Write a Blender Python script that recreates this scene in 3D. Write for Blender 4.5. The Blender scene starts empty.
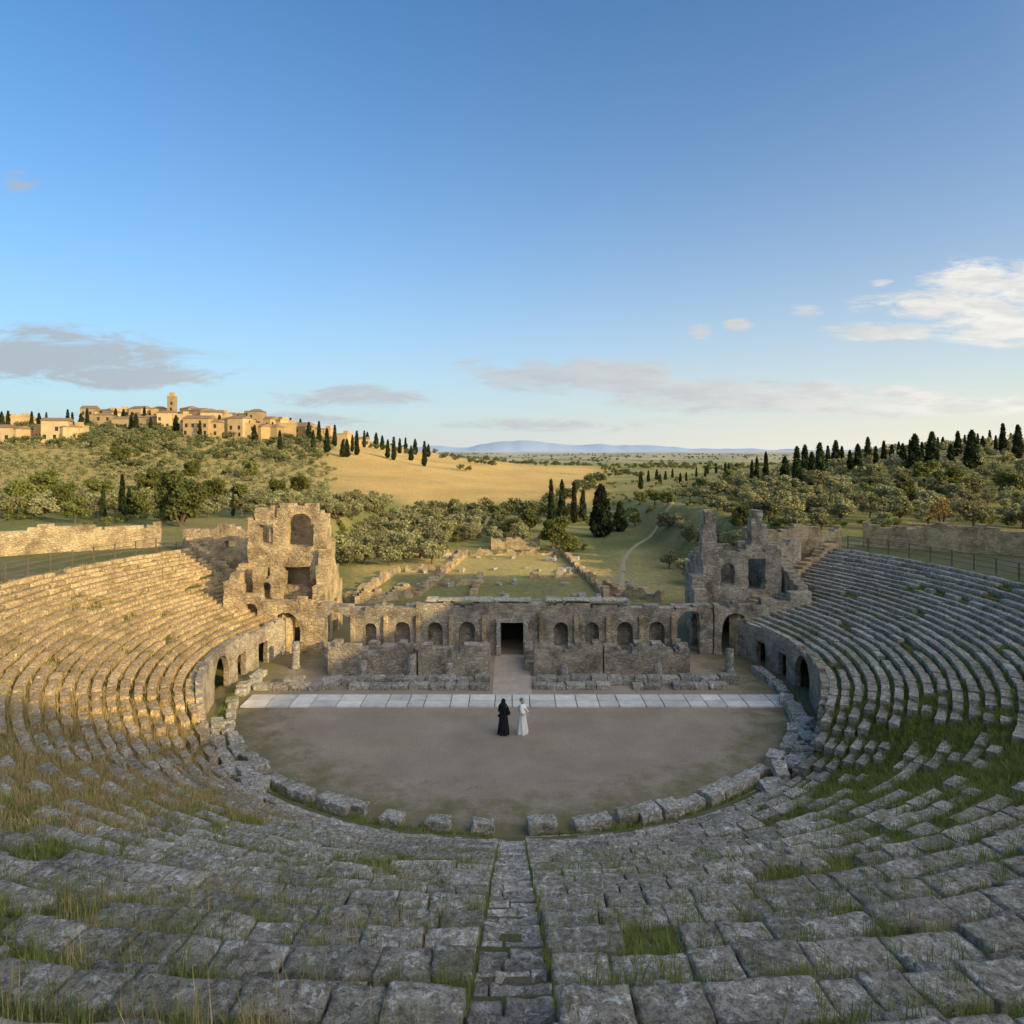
import bpy, math, random
import numpy as np
from mathutils import Vector
random.seed(7); RNG=np.random.RandomState(11)
S=bpy.context.scene; COL=S.collection
CX,CY=0.0,41.0
# ---------------------------------------------------------------- helpers
def ss(a,b,x):
    t=np.clip((np.asarray(x,float)-a)/(b-a),0,1); return t*t*(3-2*t)
def hsh(i,j,k,s):
    h=(i*73856093)^(j*19349663)^(k*83492791)^(s*2654435761)
    h=h&0x7fffffff; h=(h^(h>>13))*1274126177; h=h&0x7fffffff; h=h^(h>>16)
    return (h&0xffff)/65535.0
def vn(P,s=0):
    P=np.asarray(P,float); I=np.floor(P).astype(np.int64); f=P-I; f=f*f*(3-2*f)
    i,j,k=I[:,0],I[:,1],I[:,2]; x,y,z=f[:,0],f[:,1],f[:,2]; r=0
    for a in (0,1):
        for b in (0,1):
            for c in (0,1):
                w=(x if a else 1-x)*(y if b else 1-y)*(z if c else 1-z)
                r=r+w*hsh(i+a,j+b,k+c,s)
    return r*2-1
def fbm(P,o=3,s=0):
    P=np.asarray(P,float); r=0; a=1; t=0
    for q in range(o):
        r=r+a*vn(P*(2**q)+q*17.3,s+q); t+=a; a*=.5
    return r/t
def n2(X,Y,sc,o=3,s=0):
    X=np.asarray(X,float); Y=np.asarray(Y,float)
    sh=np.broadcast(X,Y).shape
    P=np.stack([np.broadcast_to(X,sh).ravel()/sc,np.broadcast_to(Y,sh).ravel()/sc,np.zeros(int(np.prod(sh)) if sh else 1)+.37],1)
    r=fbm(P,o,s); return r.reshape(sh) if sh else float(r[0])
def mesh(name,V,F,mat=None,col=None,smooth=False,link=True,parent=None):
    V=np.asarray(V,np.float32); groups=F if isinstance(F,list) else [F]
    me=bpy.data.meshes.new(name)
    loops=np.concatenate([np.asarray(g,np.int32).ravel() for g in groups])
    sizes=np.concatenate([np.full(len(g),np.asarray(g).shape[1],np.int32) for g in groups])
    starts=np.concatenate([[0],np.cumsum(sizes)[:-1]]).astype(np.int32)
    me.vertices.add(len(V)); me.vertices.foreach_set("co",V.ravel())
    me.loops.add(len(loops)); me.loops.foreach_set("vertex_index",loops)
    me.polygons.add(len(sizes)); me.polygons.foreach_set("loop_start",starts)
    try: me.polygons.foreach_set("loop_total",sizes)
    except Exception: pass
    me.polygons.foreach_set("use_smooth",np.full(len(sizes),bool(smooth)))
    me.update(calc_edges=True); me.validate()
    if col is not None:
        ca=me.color_attributes.new("tone",'FLOAT_COLOR','POINT')
        c=np.ones((len(V),4),np.float32); c[:,:3]=col; ca.data.foreach_set("color",c.ravel())
    if mat: me.materials.append(mat)
    if not link: return me
    ob=bpy.data.objects.new(name,me); COL.objects.link(ob)
    if parent: ob.parent=parent
    return ob
def obj(name,me,parent=None,loc=(0,0,0)):
    ob=bpy.data.objects.new(name,me); COL.objects.link(ob); ob.location=loc
    if parent: ob.parent=parent
    return ob
def empty(name,loc=(0,0,0)): 
    e=obj(name,None,None,loc); e.empty_display_size=.3; return e
def thing(o,label,cat,group=None):
    o["label"]=label; o["category"]=cat
    if group: o["group"]=group
    return o
def struct(o,label=None,cat=None):
    o["kind"]="structure"
    if label: o["label"]=label
    if cat: o["category"]=cat
    return o
def stuff(o,label,cat): o["kind"]="stuff"; o["label"]=label; o["category"]=cat; return o
class Acc:
    def __init__(s): s.V=[];s.F={3:[],4:[]};s.C=[];s.n=0
    def add(s,V,F,c=None):
        V=np.asarray(V,float); F=np.asarray(F)
        if len(V)==0: return
        s.V.append(V); s.F[F.shape[1]].append(F+s.n); s.n+=len(V)
        s.C.append(np.broadcast_to(np.array(c if c is not None else (1,1,1),float),(len(V),3)))
    def out(s,name,mat,col=False,smooth=False,**k):
        return mesh(name,np.concatenate(s.V),[np.concatenate(g) for g in s.F.values() if g],mat,np.concatenate(s.C) if col else None,smooth,**k)
def boxVF(c,h):
    x,y,z=h; V=np.array([[-x,-y,-z],[x,-y,-z],[x,y,-z],[-x,y,-z],[-x,-y,z],[x,-y,z],[x,y,z],[-x,y,z]],float)+np.array(c)
    F=[[0,3,2,1],[4,5,6,7],[0,1,5,4],[1,2,6,5],[2,3,7,6],[3,0,4,7]]; return V,np.array(F)
def tube(P,R,n=8,cap=True):
    P=np.asarray(P,float); V=[];F=[]
    for i,p in enumerate(P):
        d=P[min(i+1,len(P)-1)]-P[max(i-1,0)]; d/=np.linalg.norm(d)+1e-9
        a=np.cross(d,[0,1,0.13]); a/=np.linalg.norm(a)+1e-9; b=np.cross(d,a)
        for k in range(n):
            t=2*math.pi*k/n; V.append(p+R[i]*(math.cos(t)*a+math.sin(t)*b))
    for i in range(len(P)-1):
        for k in range(n):
            F.append([i*n+k,i*n+(k+1)%n,(i+1)*n+(k+1)%n,(i+1)*n+k])
    return np.array(V),np.array(F)
# ---------------------------------------------------------------- node helper
class NT:
    def __init__(s,tree): s.t=tree; s.n=tree.nodes; s.l=tree.links
    def link(s,a,b): s.l.new(a,b)
    def setin(s,n,i,v):
        if v is None: return
        if isinstance(v,bpy.types.NodeSocket): s.l.new(v,n.inputs[i])
        else: n.inputs[i].default_value=v
    def math(s,op,a,b=None,c=None,clamp=False):
        x=s.n.new('ShaderNodeMath'); x.operation=op; x.use_clamp=clamp
        s.setin(x,0,a); s.setin(x,1,b); s.setin(x,2,c); return x.outputs[0]
    def ramp(s,f,pts):
        x=s.n.new('ShaderNodeValToRGB'); e=x.color_ramp.elements
        while len(e)<len(pts): e.new(.5)
        for q,(p,c) in zip(e,pts): q.position=p; q.color=(c[0],c[1],c[2],1) if hasattr(c,'__len__') else (c,c,c,1)
        s.l.new(f,x.inputs[0]); return x.outputs[0]
    def mix(s,f,a,b,mode='MIX'):
        x=s.n.new('ShaderNodeMix'); x.data_type='RGBA'; x.blend_type=mode
        def st(i,v):
            if isinstance(v,bpy.types.NodeSocket): s.l.new(v,x.inputs[i])
            elif isinstance(v,(int,float)) and i!=0: x.inputs[i].default_value=(v,v,v,1)
            elif i==0: x.inputs[i].default_value=v
            else: x.inputs[i].default_value=(v[0],v[1],v[2],1)
        st(0,f); st(6,a); st(7,b); return x.outputs[2]
    def noise(s,vec,sc,det=4,rough=.6,dist=0):
        x=s.n.new('ShaderNodeTexNoise'); x.inputs['Scale'].default_value=sc; x.inputs['Detail'].default_value=det
        x.inputs['Roughness'].default_value=rough; x.inputs['Distortion'].default_value=dist
        if vec is not None: s.l.new(vec,x.inputs['Vector'])
        return x.outputs[0]
    def mapping(s,vec,scale):
        x=s.n.new('ShaderNodeMapping'); x.inputs['Scale'].default_value=scale; s.l.new(vec,x.inputs[0]); return x.outputs[0]
def newmat(name):
    m=bpy.data.materials.new(name); m.use_nodes=True; t=NT(m.node_tree); b=m.node_tree.nodes['Principled BSDF']
    b.inputs['Roughness'].default_value=.9
    try: b.inputs['Specular IOR Level'].default_value=.2
    except Exception: pass
    return m,t,b
def bump(t,b,h,st=.5,dist=.05):
    x=t.n.new('ShaderNodeBump'); x.inputs['Strength'].default_value=st; x.inputs['Distance'].default_value=dist
    t.link(h,x.inputs['Height']); t.link(x.outputs[0],b.inputs['Normal'])
def coords(t): return t.n.new('ShaderNodeNewGeometry').outputs['Position']
def attr(t):
    a=t.n.new('ShaderNodeAttribute'); a.attribute_name='tone'; return a.outputs['Color']
def stone_mat(name,dark,light,lichen=(.80,.78,.71),sc=1.0,moss=.6,useattr=True):
    m,t,b=newmat(name); c=coords(t)
    n1=t.noise(c,1.3*sc,6,.65); n2_=t.noise(c,9*sc,8,.75); n3=t.noise(c,38*sc,4,.7)
    base=t.ramp(n1,[(.3,dark),(.7,light)])
    base=t.mix(t.ramp(n2_,[(.38,.95),(.56,0)]),base,[x*.38 for x in dark])
    base=t.mix(t.ramp(t.noise(c,5.5*sc,9,.8,.6),[(.53,0),(.60,.9)]),base,lichen)
    base=t.mix(t.ramp(t.noise(c,.55,5,.65),[(.54,0),(.68,moss)]),base,(.15,.165,.05))
    base=t.mix(t.ramp(n3,[(.38,.5),(.5,0)]),base,(.05,.05,.045))
    if useattr: base=t.mix(1.0,base,attr(t),'MULTIPLY')
    t.link(base,b.inputs['Base Color'])
    h=t.math('ADD',t.math('MULTIPLY',n2_,1.0),t.math('MULTIPLY',n3,.35)); bump(t,b,h,1.,.08)
    return m
def masonry_mat(name,c1,c2,mortar,sc=2.6):
    m,t,b=newmat(name); c=coords(t); 
    warp=t.n.new('ShaderNodeVectorMath'); warp.operation='ADD'
    nz=t.n.new('ShaderNodeTexNoise'); nz.inputs['Scale'].default_value=2.; t.link(c,nz.inputs[0])
    sc_=t.n.new('ShaderNodeVectorMath'); sc_.operation='SCALE'; sc_.inputs['Scale'].default_value=.18; t.link(nz.outputs[1],sc_.inputs[0])
    t.link(c,warp.inputs[0]); t.link(sc_.outputs[0],warp.inputs[1])
    mp=t.mapping(warp.outputs[0],(sc,sc,sc*2.1))
    v=t.n.new('ShaderNodeTexVoronoi'); v.inputs['Scale'].default_value=1; t.link(mp,v.inputs['Vector'])
    e=t.n.new('ShaderNodeTexVoronoi'); e.feature='DISTANCE_TO_EDGE'; e.inputs['Scale'].default_value=1; t.link(mp,e.inputs['Vector'])
    sep=t.n.new('ShaderNodeSeparateColor'); t.link(v.outputs['Color'],sep.inputs[0])
    base=t.mix(sep.outputs[0],c1,c2)
    base=t.mix(t.ramp(t.noise(c,.8,7,.72),[(.36,.9),(.58,0)]),base,[x*.33 for x in c1])
    base=t.mix(t.ramp(t.noise(c,.5,5,.7,1.),[(.5,0),(.66,.6)]),base,[min(.7,x*1.2) for x in c2])
    base=t.mix(t.ramp(t.noise(c,6,8,.8),[(.55,0),(.7,.4)]),base,[min(.7,x*1.4) for x in c2])
    base=t.mix(t.ramp(e.outputs[0],[(.0,.6),(.08,0)]),base,mortar)
    t.link(base,b.inputs['Base Color'])
    h=t.math('ADD',t.ramp(e.outputs[0],[(0,0),(.14,.8)]),t.math('MULTIPLY',t.noise(c,14,6,.8),.8)); bump(t,b,h,.85,.06)
    return m
def leaf_mat(name,c1,c2,trans=.2):
    m,t,b=newmat(name); c=coords(t); oi=t.n.new('ShaderNodeObjectInfo')
    base=t.mix(t.noise(c,.9,3,.6),c1,c2)
    base=t.mix(t.ramp(t.noise(c,5,2,.6),[(.4,.5),(.6,0)]),base,[x*.35 for x in c1])
    v=t.math('ADD',t.math('MULTIPLY',oi.outputs['Random'],.7),.65)
    hs=t.n.new('ShaderNodeHueSaturation'); t.link(base,hs.inputs['Color']); t.link(v,hs.inputs['Value'])
    t.link(hs.outputs[0],b.inputs['Base Color'])
    tr=t.n.new('ShaderNodeBsdfTranslucent'); t.link(hs.outputs[0],tr.inputs[0])
    mx=t.n.new('ShaderNodeMixShader'); mx.inputs[0].default_value=trans
    t.link(b.outputs[0],mx.inputs[1]); t.link(tr.outputs[0],mx.inputs[2])
    t.link(mx.outputs[0],m.node_tree.nodes['Material Output'].inputs['Surface']); return m
def plain(name,c,rough=.85,var=.3,sc=4):
    m,t,b=newmat(name); p=coords(t)
    t.link(t.mix(t.noise(p,sc,5,.65),[x*(1-var) for x in c],[min(1,x*(1+var)) for x in c]),b.inputs['Base Color'])
    b.inputs['Roughness'].default_value=rough; bump(t,b,t.noise(p,sc*4,4),.3,.02); return m
M_seat=stone_mat("weathered_limestone",(.34,.295,.235),(.60,.54,.445))
M_step=stone_mat("worn_step_stone",(.33,.29,.235),(.60,.535,.44),moss=.2)
M_mas=masonry_mat("rubble_masonry",(.48,.35,.195),(.64,.48,.28),(.20,.155,.10),3.2)
M_mas2=masonry_mat("grey_rubble_masonry",(.34,.285,.21),(.52,.44,.325),(.15,.13,.10),3.4)
M_bark=plain("bark",(.12,.09,.06)); M_olive=leaf_mat("olive_leaf",(.18,.185,.075),(.46,.43,.22))
M_cyp=leaf_mat("cypress_leaf",(.03,.045,.016),(.06,.08,.028),.1); M_broad=leaf_mat("broad_leaf",(.11,.135,.035),(.24,.24,.065))
M_wood=leaf_mat("woodland_leaf",(.08,.10,.04),(.17,.17,.07)); M_orange=leaf_mat("autumn_leaf",(.40,.26,.08),(.52,.33,.10))
M_grass=leaf_mat("grass_blade",(.17,.22,.045),(.33,.34,.09),.35); M_dry=leaf_mat("dry_grass_blade",(.56,.42,.16),(.72,.56,.25),.35)
# ---------------------------------------------------------------- terrain
def prof(r,ph):
    r=np.asarray(r,float); ph=np.abs(ph)
    c=.475*(np.minimum(r,44)-16.2); s=np.minimum(2.3+.275*(r-17),6.15)
    k=18*ss(31,36,r); w=ss(0,1,(ph-(40-k))/(22+0*ph)); return c*(1-w)+s*w
def T(X,Y):
    X=np.asarray(X,float);Y=np.asarray(Y,float)
    r=np.hypot(X-CX,CY-Y); ph=np.degrees(np.arctan2(X,CY-Y))
    aX=np.abs(X)
    hl=np.interp(X,[-700,-400,-255,-206,-130,-90,-41,0,60],[12,16,21,25,24.5,19,10.5,5,1.5])*ss(90,330,Y)*(1-.85*ss(420,750,Y))
    hr=13*ss(10,110,X)*ss(70,150,Y)*(1-.9*ss(170,330,Y))
    terr=6*ss(21,28,aX)*(1-ss(75,190,Y))
    g=hl+hr+terr+ n2(X,Y,55,3,3)*1.6*ss(95,200,Y)+ n2(X,Y,420,3,9)*7*ss(500,1500,Y)-.1
    bank=17.5*ss(35,50,X)*(1-ss(33,47,Y))*(1-ss(90,160,X)) + 10*ss(14,34,X)*ss(43,52,r)*(1-ss(-32,-12,Y))*(1-ss(90,160,X))  # unseen high ground added to cast shade over orchestra and right seats
    c=prof(r,ph)-.3+bank*(1+.10*n2(X,Y,9,2,33))
    z=np.where(Y<57,c,g); z=np.where((r<32)&(Y<73),-.1,z); return z
def Tz(x,y): return float(T(np.array([x]),np.array([y]))[0])
ax=np.concatenate([-np.geomspace(75,6000,55)[::-1],np.arange(-74,74.1,1.0),np.geomspace(75,6000,55)])
ay=np.concatenate([np.arange(-60,0,3),np.arange(0,110,1.0),np.geomspace(110,9000,150)])
GX,GY=np.meshgrid(ax,ay); GZ=T(GX,GY)
nx,ny=len(ax),len(ay); idx=np.arange(nx*ny).reshape(ny,nx)
F=np.stack([idx[:-1,:-1],idx[:-1,1:],idx[1:,1:],idx[1:,:-1]],-1).reshape(-1,4)
gold=np.array([.68,.46,.155]); green=np.array([.22,.24,.07]); olv=np.array([.38,.32,.12]); plainc=np.array([.44,.40,.25])
gn=n2(GX,GY,14,3,5)[...,None]; gn2=n2(GX,GY,70,3,6)[...,None]
C=green*(1-ss(-.3,.4,gn))+olv*ss(-.3,.4,gn)
U=GX/np.maximum(GY,1)
fm=(ss(140,180,GY)*(1-ss(420,520,GY))*ss(-.32,-.24,U)*(1-ss(.10,.16,U)))[...,None]
band=ss(.08,.3,n2(GX*.3+GY*.2,GY*1.6,24,3,15))[...,None]
C=C*(1-fm)+((gold*(1-band*.5)+np.array([.30,.29,.09])*band*.5)*(1+.25*gn))*fm
lh=(ss(100,150,GY)*(1-ss(420,520,GY))*(1-ss(-.27,-.2,U)))[...,None]*.65
C=C*(1-lh)+np.array([.54,.39,.14])*lh
fm2=(ss(60,64,GY)*(1-ss(94,100,GY))*(1-ss(16,22,np.abs(GX))))[...,None]*(.35+.65*ss(-.4,.3,gn))
C=C*(1-fm2)+np.array([.64,.50,.18])*fm2
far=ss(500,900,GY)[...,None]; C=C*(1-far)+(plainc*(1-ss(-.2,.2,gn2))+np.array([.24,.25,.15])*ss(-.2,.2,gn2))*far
haze=ss(900,5000,GY)[...,None]; C=C*(1-haze)+np.array([.50,.54,.58])*haze  # distance haze painted into the far ground colour
terrm=((GY<62)&(np.abs(GX)>28))[...,None]*.6; C=C*(1-terrm)+np.array([.54,.43,.18])*terrm
m,t,b=newmat("ground"); c=coords(t)
base=t.mix(1.0,attr(t),t.ramp(t.noise(c,1.7,8,.7),[(.25,.55),(.75,1.3)]),'MULTIPLY')
base=t.mix(t.ramp(t.noise(c,.13,6,.7),[(.54,0),(.68,.3)]),base,(.22,.23,.075))
t.link(base,b.inputs['Base Color']); bump(t,b,t.noise(c,3,8,.8),1.,.5)
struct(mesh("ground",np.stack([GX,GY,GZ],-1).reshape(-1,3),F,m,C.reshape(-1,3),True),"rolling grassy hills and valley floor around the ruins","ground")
mx=np.linspace(-4500,4500,260)
hgt=(np.maximum(0,n2(mx,mx*0,700,4,21)*1.1+.55))*92*np.interp(mx/7000*683+512,[380,430,520,620,700,900,1000],[.6,.9,1.15,1.0,.7,.6,.5])
V=np.concatenate([np.stack([mx,mx*0+6600,mx*0-5],1),np.stack([mx,7000+60*n2(mx,mx*0,200,2,4),hgt+14],1),np.stack([mx,mx*0+7600,mx*0-5],1)])
n=len(mx);F=np.array([[r*n+i,r*n+i+1,(r+1)*n+i+1,(r+1)*n+i] for r in range(2) for i in range(n-1)])
struct(mesh("mountain",V,F,plain("hazy_mountain",(.34,.44,.58),.95,.06,.002),None,True),"hazy blue mountain range on the horizon","mountain")  # blue distance haze is put into the base colour
# winding path
pc=[(10.5,66),(12.5,78),(15,92),(20,106),(27,116),(30,128),(24,142),(16,156),(12,172)]
ts=np.linspace(0,len(pc)-1,90); px_=np.interp(ts,range(len(pc)),[p[0] for p in pc]); py_=np.interp(ts,range(len(pc)),[p[1] for p in pc])
ker=np.ones(9)/9; px_=np.convolve(np.pad(px_,4,'edge'),ker,'valid'); py_=np.convolve(np.pad(py_,4,'edge'),ker,'valid')
dx=np.gradient(px_);dy=np.gradient(py_);ln=np.hypot(dx,dy); V=[]
wd=.45+.25*n2(px_,py_,3,2,77)
for o in (-1.,-.4,.4,1.):
    X=px_-dy/ln*o*wd; Y=py_+dx/ln*o*wd; V.append(np.stack([X,Y,T(X,Y)+(.07 if abs(o)<1 else -.02)+.08*ss(105,120,Y)],1))
n=90;F=np.array([[a*n+i,a*n+i+1,(a+1)*n+i+1,(a+1)*n+i] for a in range(3) for i in range(n-1)])[:,::-1]
struct(mesh("path",np.concatenate(V),F,plain("dirt_track",(.36,.30,.17),.95,.35,1.5),None,True),"narrow winding dirt track through the valley","path")
# orchestra
m,t,b=newmat("orchestra_dirt"); c=coords(t)
base=t.ramp(t.noise(c,.35,6,.65),[(.3,(.33,.25,.17)),(.7,(.49,.385,.27))])
base=t.mix(t.ramp(t.noise(c,9,8,.8),[(.4,.55),(.62,0)]),base,(.22,.17,.115))
base=t.mix(t.ramp(t.noise(c,45,3,.7),[(.6,0),(.68,.5)]),base,(.60,.53,.42))
sx=t.n.new('ShaderNodeSeparateXYZ'); t.link(c,sx.inputs[0])
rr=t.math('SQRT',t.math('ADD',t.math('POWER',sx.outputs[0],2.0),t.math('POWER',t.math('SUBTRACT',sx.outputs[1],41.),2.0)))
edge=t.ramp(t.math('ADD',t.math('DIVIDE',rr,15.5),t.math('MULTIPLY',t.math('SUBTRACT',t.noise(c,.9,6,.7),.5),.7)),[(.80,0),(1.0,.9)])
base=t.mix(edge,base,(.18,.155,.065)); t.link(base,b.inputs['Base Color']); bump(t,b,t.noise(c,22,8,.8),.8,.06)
a=np.linspace(0,2*math.pi,121)[:-1]; rad=np.array([0.01,4,8,12,15,17.6])
V=np.concatenate([np.stack([r*np.sin(a),41-r*np.cos(a),a*0+.0],1) for r in rad]);k=len(a)
F=np.array([[r*k+i,r*k+(i+1)%k,(r+1)*k+(i+1)%k,(r+1)*k+i] for r in range(len(rad)-1) for i in range(k)])
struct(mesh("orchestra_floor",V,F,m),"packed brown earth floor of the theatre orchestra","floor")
V,F=boxVF((0,52,-.06),(17,11,.065)); struct(mesh("stage_ground",V,F,m),"bare earth between the stage walls","ground")
# ---------------------------------------------------------------- block template
_tm={}
def template(a,b,c):
    if (a,b,c) in _tm: return _tm[(a,b,c)]
    key={};V=[];F=[]
    def vid(p):
        k=tuple(np.round(p,5))
        if k not in key: key[k]=len(V); V.append(p)
        return key[k]
    N=(a,b,c)
    for axx in range(3):
        u,v=[(1,2),(2,0),(0,1)][axx]
        for sg in (0,1):
            for i in range(N[u]):
                for j in range(N[v]):
                    q=[]
                    for di,dj in ((0,0),(1,0),(1,1),(0,1)):
                        p=[0,0,0]; p[axx]=sg-.5; p[u]=(i+di)/N[u]-.5; p[v]=(j+dj)/N[v]-.5; q.append(vid(p))
                    F.append(q if sg else q[::-1])
    _tm[(a,b,c)]=(np.array(V),np.array(F)); return _tm[(a,b,c)]
def blocks(size,tmpl,rad=.05,amp=.04,freq=2.5,tilt=.03):
    Vt,Ft=tmpl; size=np.asarray(size,float); K=len(size)
    P=Vt[None]*size[:,None,:]; h=size[:,None,:]/2; rr=np.minimum(rad,h*.6)
    core=np.clip(P,-(h-rr),(h-rr)); d=P-core; ln=np.linalg.norm(d,axis=2,keepdims=True)+1e-9
    P=core+d/ln*np.minimum(rad,ln)
    off=RNG.rand(K,1,3)*500
    Q=((P+off)*freq).reshape(-1,3)
    D=np.stack([fbm(Q,3,31),fbm(Q+50,3,32),fbm(Q+90,3,33)],1).reshape(P.shape)
    P=P+D*amp*np.array([1.2,1.2,.9])
    tl=RNG.randn(K,1,2)*tilt
    P[...,2]+=P[...,0]*tl[...,0]+P[...,1]*tl[...,1]
    return P
def instF(Ft,K,N): return (Ft[None]+np.arange(K)[:,None,None]*N).reshape(-1,Ft.shape[1])
def polar(phi,r,z): return np.stack([r*np.sin(phi),CY-r*np.cos(phi),z],-1)
# ---------------------------------------------------------------- seating
RI=[16.2]
while RI[-1]<27.5: RI.append(RI[-1]+.55)
while RI[-1]<40.5: RI.append(RI[-1]+.70)
RI=np.array(RI)
def WELL(r,ph): return .2-.07*(np.abs(ph)<38)*(np.asarray(r)>20)
def phend(r): return 112+(r-17)/14*8 if r<31.1 else 44.
wedges={}
labs={-1:"curved tiers of worn grey stone seats catching golden sunlight",1:"curved tiers of worn grey stone seats in shade"}
for sd in (-1,1):
    e=empty("seating_tier",(0,0,0)); thing(e,labs[sd],"stone seating","curved banks of theatre seating"); wedges[sd]=e
def missing(X,Y,r,ph,sd,odd):
    p=.02+.10*(n2(X,Y,3,2,41)>.30)
    if sd>0: p+= .62*float(ss(30,36,ph)*(1-ss(50,58,ph))*ss(18,20,r)*(1-ss(27,30,r)))*(n2(X,Y,1.6,2,44)>-.1)
    else: p+= .6*float(ss(28,33,ph)*(1-ss(44,52,ph))*ss(20,22,r)*(1-ss(28,30,r)))*(n2(X,Y,1.8,2,44)>-.1)
    if ph<40 and r>20: p+=.30*(n2(X,Y,2.2,2,47)>.28)+ (.55*(n2(X,Y,2.6,2,57)>-.3) if odd else 0)
    return p
for sd in (-1,1):
    for i in range(len(RI)-1):
        r0=RI[i]; sp=RI[i+1]-r0; odd=i%2; dep=sp*.68
        ph=.465/r0; end=math.radians(phend(r0) if r0>=16.9 else 40)
        tm=template(4,3,2) if r0<23 else template(7,4,3)
        if r0>27.3: tm=template(13,9,6)
        near_specs=[];far_specs=[]
        lift=random.gauss(0,.012)
        while ph<end:
            nearz=ph<.66
            L=((random.uniform(.45,1.25) if not odd else random.uniform(.35,.95)) if nearz else random.uniform(.6,1.7))
            pm=ph+L/2/r0; X=r0*math.sin(pm)*sd; Y=CY-r0*math.cos(pm)
            if random.random()>missing(X,Y,r0,math.degrees(pm),sd,odd):
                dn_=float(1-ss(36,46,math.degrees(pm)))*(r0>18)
                z=float(prof(r0+sp*.5,math.degrees(pm)))+random.gauss(0,.022 if nearz else .015)+lift-(.09 if odd else -.03)*dn_
                rise=float(prof(r0+sp*.5,math.degrees(pm))-prof(r0-sp*.5,math.degrees(pm)))
                H=max(.2,rise)+.26
                dd=dep*random.uniform(.92,1.08)*((1+.18*dn_) if not odd else 1)
                tone=random.uniform(.74,1.22) if nearz else random.uniform(.72,1.12)
                if odd: tone*=1-.24*dn_  # recessed rows toned darker to stand in for shade between tiers
                sun_tint=float(ss(40,62,math.degrees(pm))) if sd<0 else 0.  # golden sunlight painted into the left-hand stone colour
                wob=.045*n2(X*1.0,Y*1.0,1.9,2,90+i)
                sp_=(pm,r0+wob+random.gauss(0,.016)+dd/2-(.06*dn_ if not odd else 0),z,L*.98,dd,H,tone,sun_tint)
                (near_specs if math.degrees(pm)<38 else far_specs).append(sp_)
            ph+=L/r0
        A=Acc()
        for specs,t_,am in ((near_specs,tm,.042),(far_specs,template(6,3,2),.03)):
            if not specs: continue
            sp_=np.array(specs)
            P=blocks(sp_[:,3:6],t_,.03,am,3.0,.03 if am>.035 else .018)
            ang=sp_[:,0:1]+P[...,0]/sp_[:,1:2]; rad=sp_[:,1:2]+P[...,1]; z=sp_[:,2:3]-sp_[:,5:6]/2+P[...,2]
            W=polar(ang*sd,rad,z).reshape(-1,3); Ft=t_[1]
            FF=instF(Ft,len(sp_),len(t_[0]))
            if sd<0: FF=FF[:,::-1]
            A.V.append(W);A.F[4].append(FF+A.n);A.n+=len(W)
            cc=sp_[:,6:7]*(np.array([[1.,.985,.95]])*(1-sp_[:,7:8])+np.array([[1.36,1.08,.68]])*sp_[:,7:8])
            A.C.append(np.repeat(cc,len(t_[0]),0))
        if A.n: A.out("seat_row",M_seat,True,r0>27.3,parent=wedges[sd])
# earthen steps under the seats
m,t,b=newmat("earth_and_turf"); c=coords(t)
base=t.ramp(t.noise(c,.45,6,.7),[(.36,(.24,.195,.13)),(.48,(.18,.18,.07)),(.60,(.14,.17,.045))])
base=t.mix(t.ramp(t.noise(c,12,8,.8),[(.35,.7),(.6,0)]),base,(.07,.07,.04)); t.link(base,b.inputs['Base Color']); bump(t,b,t.noise(c,14,8,.8),.9,.1)
phs=np.radians(np.arange(-121,121.1,.8)); rings=[]
phd=np.degrees(phs)
def lvl(i):
    sp=RI[i+1]-RI[i]; return prof(RI[i]+sp*.5,phd)-WELL(RI[i],phd)
rings.append((16.25+1.1*ss(36,52,np.abs(phd)),np.where(np.abs(phd)<66,-.1,lvl(1)-.1)))
for i in range(len(RI)-1):
    q=ss(36,52,np.abs(phd))*max(0,17.4-RI[i]) if RI[i]<17.3 else 0
    l=lvl(max(i,1)) if RI[i]<17.3 else lvl(i)
    rings.append((np.full_like(phs,RI[i]+.12)+q,l+0*phs)); rings.append((np.maximum(np.full_like(phs,RI[i+1]+.11),RI[i]+.12+q),l+0*phs))
rings.append((np.full_like(phs,RI[-1]+2.5),prof(RI[-1]+1,phd)-.15))
V=[]
for k,(r,z) in enumerate(rings):
    r=np.broadcast_to(r,phs.shape)
    mxr=np.radians(112+(np.minimum(r,34)-17)/14*8); p=np.clip(phs,-mxr,mxr)
    w=polar(p,r,z+0*phs); w[:,2]+=n2(w[:,0],w[:,1],.9,2,12)*.05*(k>1); V.append(w)
k=len(phs);F=np.array([[a*k+i,a*k+i+1,(a+1)*k+i+1,(a+1)*k+i] for a in range(len(rings)-1) for i in range(k-1)])
struct(mesh("earth_slope",np.concatenate(V),F,m),"stepped turf and earth bank beneath the stone seats","ground")
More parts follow.
